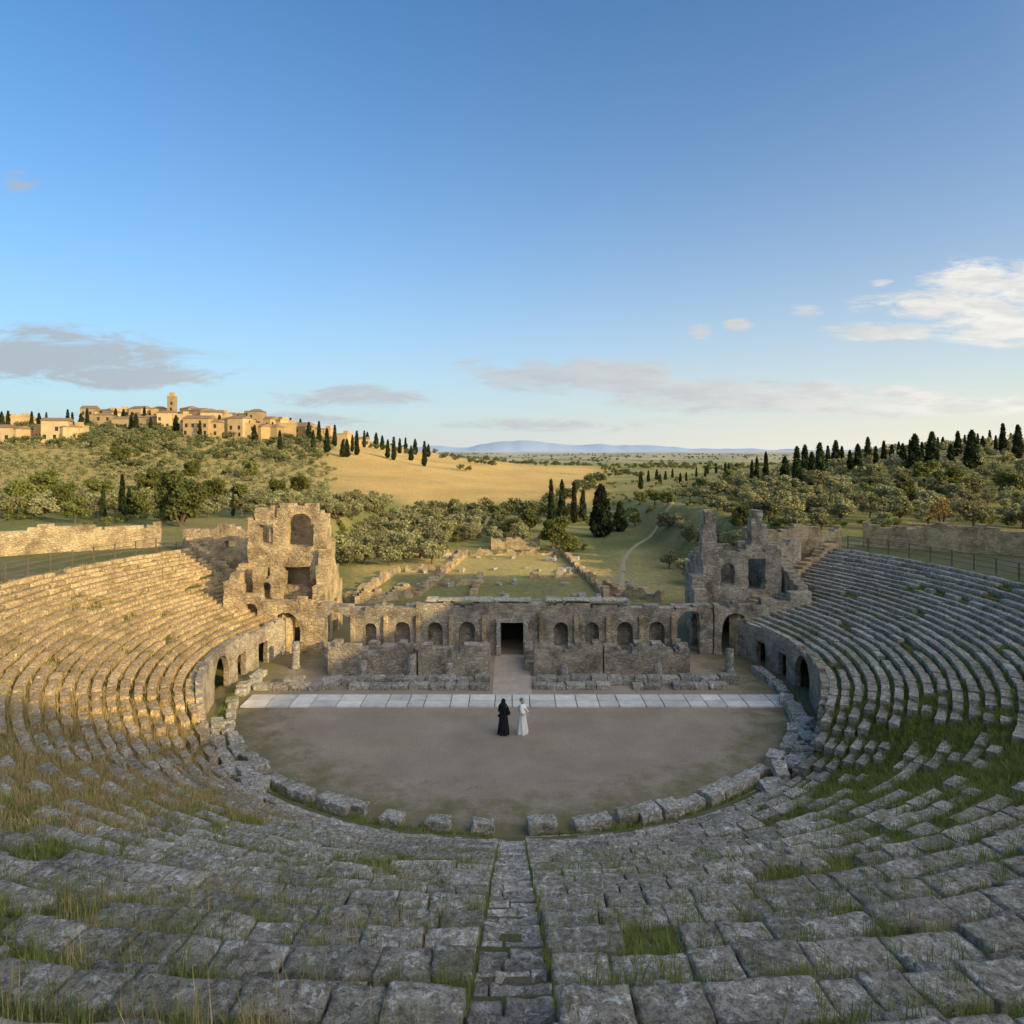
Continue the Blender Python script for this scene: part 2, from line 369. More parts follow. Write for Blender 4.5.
# staircase
e=empty("stone_staircase"); thing(e,"narrow worn stone stair running down between the seat tiers","staircase")
r=16.1; kk=0
while r<39.5:
    tr=.50; z=float(prof(r+tr*.6,0))-.03; kk+=1
    t_=template(20,10,6) if r>30 else template(8,4,3)
    nb=random.choice([1,1,2,2,3])
    xs=[-.45]+sorted(random.uniform(-.3,.3) for _ in range(nb-1))+[.45]
    A=Acc(); tone0=random.uniform(.75,1.35)
    for q in range(len(xs)-1):
        L=xs[q+1]-xs[q]-.012
        if L<.06: continue
        dp=tr*random.uniform(.74,.84)
        P=blocks([[L,dp,.5]],t_,.028,.034,3.2,.04)[0]
        sag=.05*(1-(P[:,0]/.45)**2)
        W=np.stack([P[:,0]+(xs[q]+xs[q+1])/2,CY-(r+tr/2+P[:,1]+random.gauss(0,.018)),P[:,2]+z-.25+random.gauss(0,.014)-sag],-1)
        A.add(W,t_[1][:,::-1],np.ones(3)*tone0*random.uniform(.88,1.1))
    A.out("step",M_step,True,r>30,parent=e); r+=tr
# orchestra rim stones
vars_=[]
for q in range(8):
    sz=[random.uniform(.7,1.5),random.uniform(.5,.75),random.uniform(.34,.5)]
    P=blocks([sz],template(10,7,5),.04,.07,2.0,.05)[0]; P[:,2]+=sz[2]/2-.05
    vars_.append((mesh("rim_stone",P,template(10,7,5)[1],M_seat,np.ones((len(P),3))*random.uniform(.95,1.2),False,link=False),sz[0]))
def stone(phi,r,rot=0,z=0,sc=1,nm="rim_stone",lab="rough grey stone block edging the orchestra floor",grp="stone blocks around the orchestra edge"):
    me,L=random.choice(vars_); o=obj(nm,me,None,(r*math.sin(phi),CY-r*math.cos(phi),z)); o.rotation_euler=(random.gauss(0,.06),random.gauss(0,.06),phi+rot+random.gauss(0,.07)); o.scale=(sc,sc,sc)
    thing(o,lab,"stone block",grp); return L*sc
for sd in (-1,1):
    ph=.07
    while ph<math.radians(100):
        L=stone(ph*sd,15.6+random.gauss(0,.08)+.15*(ph>.9),0,0,random.uniform(.85,1.15)); ph+=(L+.06)/15.7
        if random.random()<.12: ph+=.05
    for q in range(26):
        stone(sd*math.radians(random.uniform(38,66)),random.uniform(16.2,17.0),random.uniform(-1,1),random.uniform(0,.35),random.uniform(.5,1),"fallen_stone","broken stone block fallen beside the seating","fallen stone blocks")
# ---------------------------------------------------------------- masonry wall builder
def opening(cx,hw,z0,zs,arch=True): return (cx,hw,z0,zs,arch)
def osdf(o,s,z):
    cx,hw,z0,zs,ar=o
    a=np.maximum(np.abs(s-cx)-hw,np.maximum(z0-z,z-zs))
    if ar: a=np.minimum(a,np.where(z>=zs,np.hypot(s-cx,z-zs)-hw,9))
    return a
def wall(name,L,z0,top,ops,mp,th,cell=.22,mat=None,amp=.05,seed=0,acc=None,parent=None,rag=.28):
    ns=max(2,int(round(L/cell))); zmax=max(float(top(x)) for x in np.linspace(0,L,40))+rag*.4; nz=max(2,int(round((zmax-z0)/cell)))
    s=np.linspace(0,L,ns+1); z=np.linspace(z0,zmax,nz+1); SS,ZZ=np.meshgrid(s,z,indexing='ij')
    sc=(s[:-1]+s[1:])/2; zc=(z[:-1]+z[1:])/2; SC,ZC=np.meshgrid(sc,zc,indexing='ij')
    tp=np.array([float(top(x)) for x in sc])+ (fbm(np.stack([sc*1.3,sc*0+seed*3.1,sc*0],1),3,seed))*rag
    keep=ZC<tp[:,None]+.02; keep[:,0]=True; rem=np.zeros_like(keep)
    for o in ops: rem|=(osdf(o,SC,ZC)<0)
    keep&=~rem
    for o in ops:
        tch=np.zeros((ns+1,nz+1),bool); rk=np.zeros((ns+1,nz+1),bool); inn=osdf(o,SC,ZC)<0
        for a in (0,1):
            for b in (0,1): tch[a:ns+a,b:nz+b]|=inn; rk[a:ns+a,b:nz+b]|=keep
        mk=tch&rk
        for it in range(3):
            d=osdf(o,SS,ZZ); gs=(osdf(o,SS+.01,ZZ)-osdf(o,SS-.01,ZZ))/.02; gz=(osdf(o,SS,ZZ+.01)-osdf(o,SS,ZZ-.01))/.02
            SS=np.where(mk,SS-d*gs,SS); ZZ=np.where(mk,ZZ-d*gz,ZZ)
        ZZ[:,0]=z0
    N=(ns+1)*(nz+1); id_=np.arange(N).reshape(ns+1,nz+1); F=[]
    for i in range(ns):
        for j in range(nz):
            if not keep[i,j]: continue
            a,b,c,d=id_[i,j],id_[i+1,j],id_[i+1,j+1],id_[i,j+1]
            F.append([a,b,c,d]); F.append([a+N,d+N,c+N,b+N])
            if i==0 or not keep[i-1,j]: F.append([a,d,d+N,a+N])
            if i==ns-1 or not keep[i+1,j]: F.append([b,b+N,c+N,c])
            if j==nz-1 or not keep[i,j+1]: F.append([d,c,c+N,d+N])
            if j==0 or not keep[i,j-1]: F.append([a,a+N,b+N,b])
    F=np.array(F); V=np.concatenate([mp(SS.ravel(),ZZ.ravel(),0.0),mp(SS.ravel(),ZZ.ravel(),th)])
    V=V+amp*np.stack([fbm(V*1.7,3,3),fbm(V*1.7+30,3,4),.5*fbm(V*1.7+60,3,5)*(V[:,2]>z0+.1)],1)
    used=np.unique(F); mpx=np.full(len(V),-1); mpx[used]=np.arange(len(used)); F=mpx[F]; V=V[used]
    return mesh(name,V,F,mat or M_mas,None,False,parent=parent)
def line(A,B,flip=False):
    A=np.array(A,float);B=np.array(B,float); d=(B-A)/np.linalg.norm(B-A); nrm=np.array([-d[1],d[0]])*(-1 if flip else 1)
    L=float(np.linalg.norm(B-A))
    def mp(s,z,t): 
        return np.stack([A[0]+d[0]*s+nrm[0]*t,A[1]+d[1]*s+nrm[1]*t,z+0*s],-1)
    return L,mp
def swall(name,A,B,z0,top,ops=(),th=.7,seed=0,mat=None,cell=.22,parent=None,amp=.05,flip=False,rag=.28):
    L,mp=line(A,B,flip); tf=top if callable(top) else (lambda s:top)
    return wall(name,L,z0,tf,ops,mp,th,cell,mat,amp,seed,None,parent,rag)
for sd in (-1,1):
    PA=50; p0=math.radians(PA);R=16.95
    def mp(s,z,t,sd=sd): 
        p=(p0+s/R)*sd; return polar(p,R+t+0*s,z)
    L=R*math.radians(112-PA)
    ops=[]
    for a,hw,zs,ar in ((85.5,1.25,.95,True),(95.5,.5,1.5,False),(104,.5,1.5,False)):
        ops.append(opening(R*math.radians(a-PA),hw,-.1,zs,ar))
    ob=wall("podium_wall",L,-.1,lambda s:1.0+1.5*float(ss(0,4.,s)),ops,mp,.33,.2,M_mas2,.05,5+sd)
    thing(ob,"curved stone podium wall with dark arched passage","wall","curved walls below the seating")
    pe=math.radians(112); A=(16.9*math.sin(pe)*sd,CY-16.9*math.cos(pe)); pe2=math.radians(120.5); B=(31.8*math.sin(pe2)*sd,CY-31.8*math.cos(pe2))
    ob=swall("wing_end_wall",A,B,-.1,lambda s:2.55+.275*s,[opening(3.,.7,-.1,1.2)],.7,8+sd,M_mas,flip=(sd<0)); thing(ob,"sloping stone wall closing the end of the seats","wall","end walls of the seating")
    ob=swall("retaining_wall",(sd*27.8,57.6),(sd*19.4,56.6),-.1,lambda s:7.6-.25*math.sin(s*1.3),[opening(4.2,.5,6.0,6.6,False)],.8,13+sd,M_mas,flip=(sd>0)); thing(ob,"high rubble wall beside the ruined tower","wall","tall rubble walls beside the towers")
    ob=swall("terrace_wall",(sd*54,45.2),(sd*30.0,58.4),5.6,lambda s:7.95+.2*math.sin(s*.7)+.1*math.sin(s*2.1),[],.7,17+sd,M_mas,flip=(sd>0),rag=.25); thing(ob,"long weathered stone wall on the grassy terrace" ,"wall","terrace boundary walls")
# stage wall
e=empty("stage_building",(0,0,0)); thing(e,"long ruined stage wall with arched niches and central doorway","ruin")
Lw=27.2; x0=-13.6
def sx_(px): return (px-512)/683*47.3-x0
niche=[]
for px,hw in ((370,.45),(402,.55),(435,.52),(467,.55),(561,.5),(592,.5),(625,.55),(657,.55)):
    niche.append(opening(sx_(px),hw,.55,1.75,True))
door=opening(sx_(512),.78,-.1,2.25,False)
side=[opening(sx_(337),.95,-.1,2.0,True),opening(sx_(691),.95,-.1,2.1,True)]
swall("facade_wall",(x0,47.3),(x0+Lw,47.3),-.1,lambda s:3.3+.12*math.sin(s*1.7)+(.22 if 7<s<19 else 0),niche+[door]+side,.7,21,M_mas2,parent=e,cell=.17)
swall("niche_back",(x0,48.02),(x0+Lw,48.02),-.1,3.2,[door]+side,.5,22,M_mas2,parent=e)
A=Acc(); x=-7.
for q in range(16):
    L=random.uniform(.7,1.2)
    if random.random()<.88 and -7<x<7.5:
        P=blocks([[L,1.05,.12]],template(6,4,2),.03,.03)[0]; W=P+np.array([x+L/2,47.75,3.76+random.gauss(0,.01)]); A.add(W,template(6,4,2)[1],(1.25,1.22,1.15))
    x+=L+.02
A.out("cornice",M_seat,True,False,parent=e)
A=Acc()
for c,h in (((-.94,47.12,1.1),(.14,.12,1.2)),((.94,47.12,1.1),(.14,.12,1.2)),((0,47.12,2.43),(1.12,.14,.13))):
    P=blocks([[h[0]*2,h[1]*2,h[2]*2]],template(4,4,6),.02,.03)[0]; A.add(P+np.array(c),template(4,4,6)[1])
A.out("door_frame",M_seat,True,parent=e)
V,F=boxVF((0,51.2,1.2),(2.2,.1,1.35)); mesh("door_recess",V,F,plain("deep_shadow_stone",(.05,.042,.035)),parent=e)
for sx0 in (-2.1,2.1):
    V,F=boxVF((sx0,49.8,1.2),(.1,1.3,1.35)); mesh("passage_wall",V,F,M_mas2,parent=e)
V,F=boxVF((0,49.9,2.9),(2.2,1.4,.15)); mesh("passage_roof",V,F,M_mas2,parent=e)
for px in (353,386,418,451,484,541,576,608,641,673):
    X=(px-512)/683*47.3; P=blocks([[.3,.2,2.3]],template(2,2,8),.03,.03)[0]; mesh("pilaster",P+np.array([X,47.2,1.6]),template(2,2,8)[1],M_mas,np.ones((len(P),3)),parent=e)
def lowwall(A,B,h,seed,ops=(),th=.7,lab="low ruined rubble wall on the stage",mat=None,z0=-.1,grp="low ruined walls on the stage",wv=1.):
    f=(lambda s,h=h,seed=seed:h+wv*(.22*math.sin(s*1.9+seed)+.16*math.sin(s*4.3+seed*2)))
    o=swall("ruined_wall",A,B,z0,f,ops,th,seed,mat or M_mas2); thing(o,lab,"ruined wall",grp); return o
for A_,B_,h,s in (((-11.6,42.9),(-6.0,42.9),1.75,31),((-5.9,42.8),(-1.5,42.8),1.85,32),((1.4,42.8),(5.7,42.8),1.85,33),((5.8,42.9),(11.2,42.9),1.75,34)):
    lowwall(A_,B_,h,s,(),.8,"low solid rubble wall with broken top on the stage",wv=.7)
for A_,B_,h,s in (((-1.5,43.7),(-1.5,46.6),.9,35),((1.4,43.7),(1.4,46.6),.9,36),((-11.6,43.9),(-11.4,46.8),1.2,37),((11.3,43.9),(11.5,46.8),1.3,38),((-6.3,43.9),(-6.3,46.6),.8,39),((6.,43.9),(6.,46.6),.8,40),((-9,43.9),(-9,46.6),1.0,41),((8.8,43.9),(8.8,46.6),1.1,42),((-3.8,43.9),(-3.8,46.4),.7,43)):
    lowwall(A_,B_,h,s,(),.55)
for (xa,xb,Y,h) in ((-15.3,-1.6,40.7,.34),(1.3,13.6,40.7,.34),(-13.8,-1.8,41.45,.55),(1.5,12.6,41.45,.55)):
    A=Acc(); x=xa
    while x<xb:
        L=random.uniform(.6,1.3); hh=h*random.uniform(.8,1.12)
        if random.random()<.93:
            P=blocks([[L,.66,hh]],template(7,5,4),.04,.06)[0]; A.add(P+np.array([x+L/2,Y+random.gauss(0,.06),hh/2-.03]),template(7,5,4)[1],np.ones(3)*random.uniform(.7,1.15))
        x+=L+.03
    thing(A.out("proscenium_course",M_seat,True,False),"low broken course of grey stone blocks before the stage","low wall","low stone courses before the stage")
for X,Y,h in ((-6.2,42.3,1.5),(-9.2,42.1,1.2),(9.,42.2,1.),(-14.1,44.5,1.7),(13.9,43.6,1.5),(3.2,42.2,.9),(-3.9,42.2,1.)):
    n=16; prof_=[(.32,0),(.34,.12),(.27,.18),(.26,h*.5),(.25,h),(.0,h+.02)]
    V=[[a*math.cos(2*math.pi*k/n),a*math.sin(2*math.pi*k/n),z] for a,z in prof_ for k in range(n)]
    F=[[i*n+k,i*n+(k+1)%n,(i+1)*n+(k+1)%n,(i+1)*n+k] for i in range(5) for k in range(n)]
    V=np.array(V); V+=.03*np.stack([fbm(V*3+X,2,1),fbm(V*3+X,2,2),fbm(V*3+X,2,3)],1)
    o=mesh("column_stump",V,np.array(F),M_seat,np.ones((len(V),3))*.8,True); o.location=(X,Y,0); thing(o,"broken stone column stump standing on the stage","column","broken column stumps")
m,t,b=newmat("white_marble_slab"); c=coords(t)
base=t.mix(1.,t.ramp(t.noise(c,1.5,7,.7),[(.3,(.56,.51,.43)),(.7,(.82,.77,.67))]),attr(t),'MULTIPLY'); t.link(base,b.inputs['Base Color']); b.inputs['Roughness'].default_value=.8; bump(t,b,t.noise(c,12,6),.4,.03)
A=Acc(); x=-15.
while x<15:
    L=random.uniform(.9,1.5)
    for (ya,yb) in ((37.6,38.5),(38.52,39.45)):
        P=blocks([[L-.05,yb-ya-.04,.12]],template(5,4,1),.015,.015,2,.006)[0]; A.add(P+np.array([x+L/2,(ya+yb)/2,.03]),template(5,4,1)[1],np.ones(3)*random.uniform(.72,1.1))
    x+=L
struct(A.out("stone_pavement",m,True),"strip of pale paving slabs across the orchestra","pavement")
V,F=boxVF((0,43.4,.012),(1.15,3.9,.012)); struct(mesh("path",V,F,plain("pale_path_dirt",(.46,.37,.27),.9,.35,1.5)),"pale earth path to the stage doorway","path")
# ---------------------------------------------------------------- ruined towers
def steps(*pts):
    def f(s):
        h=pts[0][1]
        for a,b in pts:
            if s>=a: h=b
        return h
    return f
def tower(sd):
    e=empty("ruined_tower",(0,0,0))
    thing(e,"tall ruined stone tower with arched openings and broken top" if sd<0 else "ruined stone tower with two broken stubs on top","ruined tower")
    X0,X1=(-19.4,-13.7) if sd<0 else (14.0,19.8)
    Y0,Y1=50.2,55.2; W=X1-X0
    MM=M_mas if sd<0 else M_mas2  # right tower takes the greyer masonry to put shade into its colour
    def px(p,Y=Y0): return (p-512)/683*Y-X0
    if sd<0:
        ops=[opening(px(300),1.0,7.1,8.5,True),opening(px(266),.5,7.3,8.7,False),opening(px(262),.62,3.7,5.6,False),opening(px(297),.95,4.2,5.6,False),opening(px(302),.75,-.1,2.0,True),opening(px(265),.6,-.1,1.9,True)]
        swall("front_wall",(X0,Y0),(X1,Y0),-.1,steps((0,9.2),(.5,10.05),(1.8,9.2),(2.3,10.1),(5.0,9.8),(5.4,9.1)),ops,.8,51,MM,parent=e,cell=.17,amp=.12,rag=.35)
        swall("side_wall",(X1,Y0+.8),(X1,Y1),-.1,steps((0,8.6),(.9,7.2),(1.9,5.2),(3.2,4.0)),[opening(1.9,.75,-.1,2.0)],.7,52,MM,parent=e,amp=.1,rag=.4)
        swall("side_wall",(X0+.7,Y0+.8),(X0+.7,Y1),-.1,lambda s:9.0-.6*s,[],.7,53,MM,parent=e,amp=.1,rag=.4)
        swall("back_wall",(X0,Y1),(X1-1,Y1),-.1,steps((0,9.3),(1.5,8.2),(3,6.2)),[opening(px(266,Y1),.4,7.0,7.8)],.7,54,MM,parent=e,amp=.1,rag=.4)
        swall("niche_back",(X0+2.6,Y0+1.7),(X1-.2,Y0+1.7),3.4,lambda s:9.5,[],.3,55,MM,parent=e)
        swall("buttress",(X1+.5,Y0-2.9),(X1+.5,Y0-.02),-.1,steps((0,3.5),(.9,4.3),(1.7,5.6),(2.4,6.8)),[opening(1.3,.75,-.1,1.8)],.9,56,MM,parent=e,amp=.1,rag=.4)
        swall("ledge_wall",(X0+.9,Y0-1.5),(X0+2.9,Y0-1.5),3.2,steps((0,5.9),(1.0,4.9)),[opening(1.0,.35,3.5,4.4,True)],.6,59,MM,parent=e,amp=.1,rag=.4)
        swall("lower_wall",(X0-.6,Y0-2.9),(X1-.2,Y0-2.9),-.1,steps((0,4.9),(1.3,4.3),(2.6,3.7)),[opening(4.3,1.0,-.1,1.9),opening(1.9,.4,2.3,3.2,True)],.7,57,MM,parent=e,amp=.12,rag=.4)
        swall("lower_wall",(X0-.6,Y0-2.2),(X0-.6,Y0+3),-.1,lambda s:5.0+.4*s,[],.7,58,MM,parent=e,flip=True)
        V,F=boxVF(((X0+X1)/2-.1,Y0-1.3,3.15),(2.7,.85,.15)); mesh("floor",V,F,M_mas2,parent=e)
    else:
        ops=[opening(px(757),.65,3.9,6.2,False),opening(px(728),.5,4.3,5.4,True),opening(px(730),.7,-.1,2.0,True),opening(px(762),.5,.0,1.9,True)]
        swall("front_wall",(X0,Y0),(X1,Y0),-.1,steps((0,8.8),(.2,9.8),(.85,9.2),(1.05,7.3),(1.6,6.8),(3.2,7.3),(3.5,9.3),(3.8,9.7),(4.4,8.6),(4.8,7.1)),ops,.9,61,MM,parent=e,cell=.17,amp=.14,rag=.3)
        swall("side_wall",(X0+.7,Y0+.9),(X0+.7,Y1),-.1,steps((0,6.6),(1.6,6.0),(2.8,5.4)),[opening(1.9,.75,-.1,2.0)],.7,62,MM,parent=e,amp=.1,rag=.3)
        swall("side_wall",(X1,Y0+.9),(X1,Y1),-.1,lambda s:6.9,[],.7,63,MM,parent=e,amp=.1,rag=.3)
        swall("back_wall",(X0+.4,Y1),(X1,Y1),-.1,steps((0,5.6),(2.2,6.3),(3.9,6.9)),[],.7,64,MM,parent=e,amp=.1,rag=.3)
        swall("buttress",(X0-.1,Y0-2.9),(X0-.1,Y0-.02),-.1,steps((0,3.4),(1.3,4.2),(2.0,5.2)),[opening(1.3,.75,-.1,1.8)],.9,66,MM,parent=e,amp=.1,rag=.3)
        swall("lower_wall",(X0+.0,Y0-2.9),(X1+1.0,Y0-2.9),-.1,steps((0,3.4),(3.2,3.8),(5.2,4.4)),[opening(1.5,.95,-.1,1.9),opening(4.3,.5,.0,1.5)],.7,67,MM,parent=e,amp=.12,rag=.4)
        swall("lower_wall",(X1+1.0,Y0-2.2),(X1+1.0,Y0+4.5),-.1,lambda s:4.6+.35*s,[],.7,68,MM,parent=e)
        swall("upper_wall",(X1+.1,Y0+1.4),(X1+3.4,Y0+4.6),-.1,lambda s:6.6+.15*s,[],.7,69,MM,parent=e,amp=.1,rag=.3)
    for z in ((3.3,6.95) if sd<0 else (3.3,)):
        V,F=boxVF(((X0+X1)/2,(Y0+Y1)/2+.45,z),(W/2-.75,(Y1-Y0)/2-.56,.15)); mesh("floor",V,F,M_mas2,parent=e)  # interior slabs added to shade the inside of the ruined tower
tower(-1); tower(1)
gr="low ruined walls in the court"
for A_,B_,h,s in (((-9.,66),(-6.,92),.3,71),((6.8,92),(8.8,66),.35,72),((-6,92.4),(6.8,92.4),.35,73),((-14.5,63),(-9.5,66),.8,74),((-15,64),(-13,80),.4,75),((9.,68),(14,64),.7,76),((-3,98),(4,98),1.3,77),((-12.5,80),(-7.6,80),.3,79),((-3.5,66),(-3.2,78),.12,80),((-9,72),(-3.5,72),.15,81),((2,76),(7.5,76.4),.12,82),((-12,90),(-7,93),.3,83)):
    z=min(Tz(*A_),Tz(*B_)); lowwall(A_,B_,z+h+.2,s,(),.7,"low ruined wall on the sunlit grass court",M_mas,z0=z-.3,grp=gr)
for k in range(60):
    a=random.uniform(-14,14); y=random.choice([62,64,66.5,72,80,90])+random.gauss(0,1.)
    me,L=random.choice(vars_); o=obj("fallen_stone",me,None,(a,y,-.05)); o.rotation_euler=(0,0,random.uniform(0,3)); sc=random.uniform(.4,1); o.scale=(sc,sc,sc); thing(o,"broken stone block lying in dry grass","stone block","fallen stone blocks")
# ---------------------------------------------------------------- railings
M_iron=plain("rusted_iron",(.14,.11,.08),.6)
for sd in (-1,1):
    e=empty("railing"); thing(e,"thin metal railing along the top of the seats","railing","metal railings on the terrace")
    R=32.2; pts=[]
    for q,a in enumerate(np.arange(62,121,3.2)):
        p=math.radians(a)*sd; x,y=R*math.sin(p),CY-R*math.cos(p); z=float(prof(R,a))-.15; pts.append((x,y,z))
        V,F=boxVF((x,y,z+.5),(.035,.035,.56)); mesh("post",V,F,M_iron,parent=e)
    for h in (.35,.7,1.03):
        V,F=tube([(x,y,z+h) for x,y,z in pts],[.022]*len(pts),6); mesh("rail",V,F,M_iron,parent=e)
# ---------------------------------------------------------------- vegetation
def leaves(cent,size,stretch=1.0,up=0.0):
    n=len(cent); a=RNG.randn(n,3); a/=np.linalg.norm(a,axis=1,keepdims=True); b=RNG.randn(n,3); b[:,2]+=up; b-=a*np.sum(a*b,1,keepdims=True); b/=np.linalg.norm(b,axis=1,keepdims=True)
    s=size*(0.6+.8*RNG.rand(n,1)); u=np.cross(a,b)*s*.5; v=b*s*.5*stretch
    V=np.stack([cent-v,cent+u*.9,cent+v,cent-u*.9],1).reshape(-1,3); return V,np.arange(n*4).reshape(-1,4)
def clump_pts(centers,radii,per):
    out=[]
    for c,r in zip(centers,radii):
        k=int(per*(r**2)); d=RNG.randn(k,3); d/=np.linalg.norm(d,axis=1,keepdims=True); rr=r*(RNG.rand(k,1)**.4)
        out.append(np.array(c)+d*rr*np.array([1,1,.78]))
    return np.concatenate(out)
def broad(H,R,ncl,per,ls,mat,nm,trunkh=.3):
    A=Acc(); p=[(0,0,-.4),(.08,.05,H*trunkh*.5),(0,.1,H*trunkh)]; A.add(*tube(p,[.3*H/6,.2*H/6,.17*H/6],8))
    cs=[];rs=[]
    for k in range(ncl):
        a=random.uniform(0,6.28); rr=R*random.uniform(.15,.78); z=H*(trunkh+.12+random.uniform(0,.56)*(1-.35*rr/R)); cs.append((rr*math.cos(a),rr*math.sin(a),z)); rs.append(R*random.uniform(.24,.42))
    for c in cs[:7]: A.add(*tube([(0,.1,H*trunkh*.95),(c[0]*.4,c[1]*.4,(H*trunkh+c[2])/2),c],[.13*H/6,.08*H/6,.03],5))
    tr=A.out("trunk",M_bark,link=False)
    V,F=leaves(clump_pts(cs,rs,per),ls,1.5); return tr,mesh("crown",V,F,mat,link=False)
def cyp(H,R,n,mat,ls=.32):
    A=Acc(); A.add(*tube([(0,0,-.4),(0,0,H*.4),(0,0,H*.9)],[.16,.1,.03],6)); 
    for k in range(5): 
        a=k*1.3; z=H*(.12+.12*k); A.add(*tube([(0,0,z),(R*.5*math.cos(a),R*.5*math.sin(a),z+.8)],[.04,.015],4))
    tr=A.out("trunk",M_bark,link=False)
    t=RNG.rand(n)**1.15*.97+.03; a=RNG.rand(n)*6.283; rad=R*np.minimum(1,(t*7)**.6)*(1-t)**.55*(.72+.28*RNG.rand(n)); rad*=1+.22*np.sin(a*3+t*14)+.12*np.sin(a*5-t*31)
    c=np.stack([rad*np.cos(a),rad*np.sin(a),t*H+.1],1); V,F=leaves(c,ls,2.2,2.5); return tr,mesh("crown",V,F,mat,link=False)
OL=[broad(random.uniform(3.8,4.5),random.uniform(2.1,2.5),15,210,.25,M_olive,"o",.2) for _ in range(5)]
BR=[broad(7.5,3.3,20,150,.36,M_broad,"b",.18) for _ in range(3)]
CY_=[cyp(8.5,.85,1500,M_cyp),cyp(8,1.05,1500,M_cyp),cyp(9,.7,1300,M_cyp)]
CONI=broad(8.5,3.0,34,240,.34,leaf_mat("conifer_leaf",(.08,.10,.03),(.16,.165,.05)),"c",.02)
AUT=broad(4.6,1.7,12,140,.2,M_orange,"a",.35)
FAT=cyp(7.2,1.7,3200,M_cyp,.36)
def plant(nm,var,x,y,s,label,cat,grp,sz=1.0):
    z=Tz(x,y); e=empty(nm,(x,y,z-.05)); e.rotation_euler=(0,0,random.uniform(0,6.28)); e.scale=(s*sz,s*sz,s)
    obj("trunk",var[0],e); obj("crown",var[1],e); thing(e,label,cat,grp); return e
def P(px,d): return ((px-512)/683*d,d)
cyl="tall slender dark green cypress tree"; cg="cypress trees"
def cy(px,d,topy,w=1):
    x,y=P(px,d); z=Tz(x,y); zt=14.2-(topy-450)*d/683; h=max(3,zt-z); v=random.choice(CY_); e=plant("cypress_tree",v,x,y,h/8.6,cyl,"cypress",cg,w)
for px,d,ty in ((103,80,487),(122,82,477),(129,84,486),(551,128,482),(562,130,480),(574,131,484),(583,134,488),(233,88,505),(757,140,457),(766,140,452),(752,150,460)): cy(px,d,ty)
for px,ty in ((785,458),(797,452),(805,448),(812,455),(820,446),(828,450),(836,442),(842,449),(850,453),(858,447),(868,440),(876,450),(884,445),(892,450),(899,452),(903,445),(910,448),(915,435),(922,446),(932,433),(938,445),(943,440),(951,446),(958,434),(965,443),(972,431),(978,444),(983,438),(996,440),(1003,428),(1011,438),(1018,428),(990,434),(1035,430),(1050,428)):
    cy(px,random.uniform(118,150),ty-3,1.5)
for px in range(640,735,7): cy(px+random.uniform(-3,3),random.uniform(185,225),random.uniform(466,478),1.5)
for px in list(range(345,432,6))+list(range(60,160,7))+list(range(0,50,8))+list(range(200,345,9))+[95,118,143,176,190,228,262,300,110,132,150,215,240,255,280,312]:
    d=random.uniform(255,345); x,y=P(px+random.uniform(-2,2),d); plant("cypress_tree",random.choice(CY_),x,y,random.uniform(.7,1.1),cyl,"cypress",cg,1.35)
x,y=P(180,74); plant("conifer_tree",CONI,x,y,1.05,"large rounded conifer tree behind the terrace wall","tree",None,.85)
x,y=P(601,112); plant("cypress_tree",FAT,x,y,1.15,"broad dense dark cypress tree by the path","cypress",cg)
x,y=P(620,118); plant("cypress_tree",FAT,x,y,.7,"broad dense dark cypress tree by the path","cypress",cg)
for px,d,s in ((553,98,.8),(568,92,.45),(745,78,.4),(905,90,.55),(950,100,.65),(868,98,.45),(925,110,.7),(60,95,.7),(20,88,.7),(240,105,.6),(75,78,.45),(140,84,.5),(1010,95,.6),(700,150,.5),(730,165,.5),(640,140,.45),(530,118,.6),(515,112,.55),(500,120,.6),(668,118,.45),(655,128,.5),(635,122,.45),(100,120,.8),(150,150,.9),(215,130,.8),(280,140,.8),(45,135,.9),(190,180,1.),(120,200,1.),(250,190,.9),(300,165,.8),(480,132,.5),(455,138,.55)):
    x,y=P(px,d); plant("broadleaf_tree",random.choice(BR),x,y,s,"rounded leafy green tree","tree","leafy green trees")
x,y=P(940,68); plant("autumn_tree",AUT,x,y,.75,"small tree with sparse orange autumn leaves","tree",None)
pos=[]
def grid(x0,x1,y0,y1,sp,cond):
    for yy in np.arange(y0,y1,sp):
        for xx in np.arange(x0,x1,sp):
            x=xx+random.gauss(0,sp*.14); y=yy+random.gauss(0,sp*.14)
            if cond(x,y): pos.append((x,y,1))
grid(-260,-10,84,300,5.2,lambda x,y: -.80<x/y<-.17-.05*(y>128)-.04*(y>150) and n2(x,y,30,2,18)<.42)
grid(10,150,72,175,4.8,lambda x,y: (.225<x/y<.86) and x>17 and n2(x,y,22,2,19)<.5)
grid(-26,8,86,145,3.9,lambda x,y: x/y<.04-.06*(y>118) and not(abs(x)<9 and y<103) )
pos.sort(key=lambda p:math.hypot(p[0],p[1]))
for (x,y,_) in pos[:298]:
    s=random.uniform(.5,.82) if not(-30<x<6) else random.uniform(.55,.85)
    plant("olive_tree",random.choice(OL),x,y,s,"silvery green olive tree on the grassy slope","olive tree","olive trees on the slopes",random.uniform(.95,1.2))
LV=[]
for _ in range(5):
    cs=[(random.uniform(-1.4,1.4),random.uniform(-1.4,1.4),random.uniform(1.8,3.6)) for _ in range(9)]
    LV.append(leaves(clump_pts(cs,[random.uniform(.8,1.2) for _ in cs],32),.48,1.3))
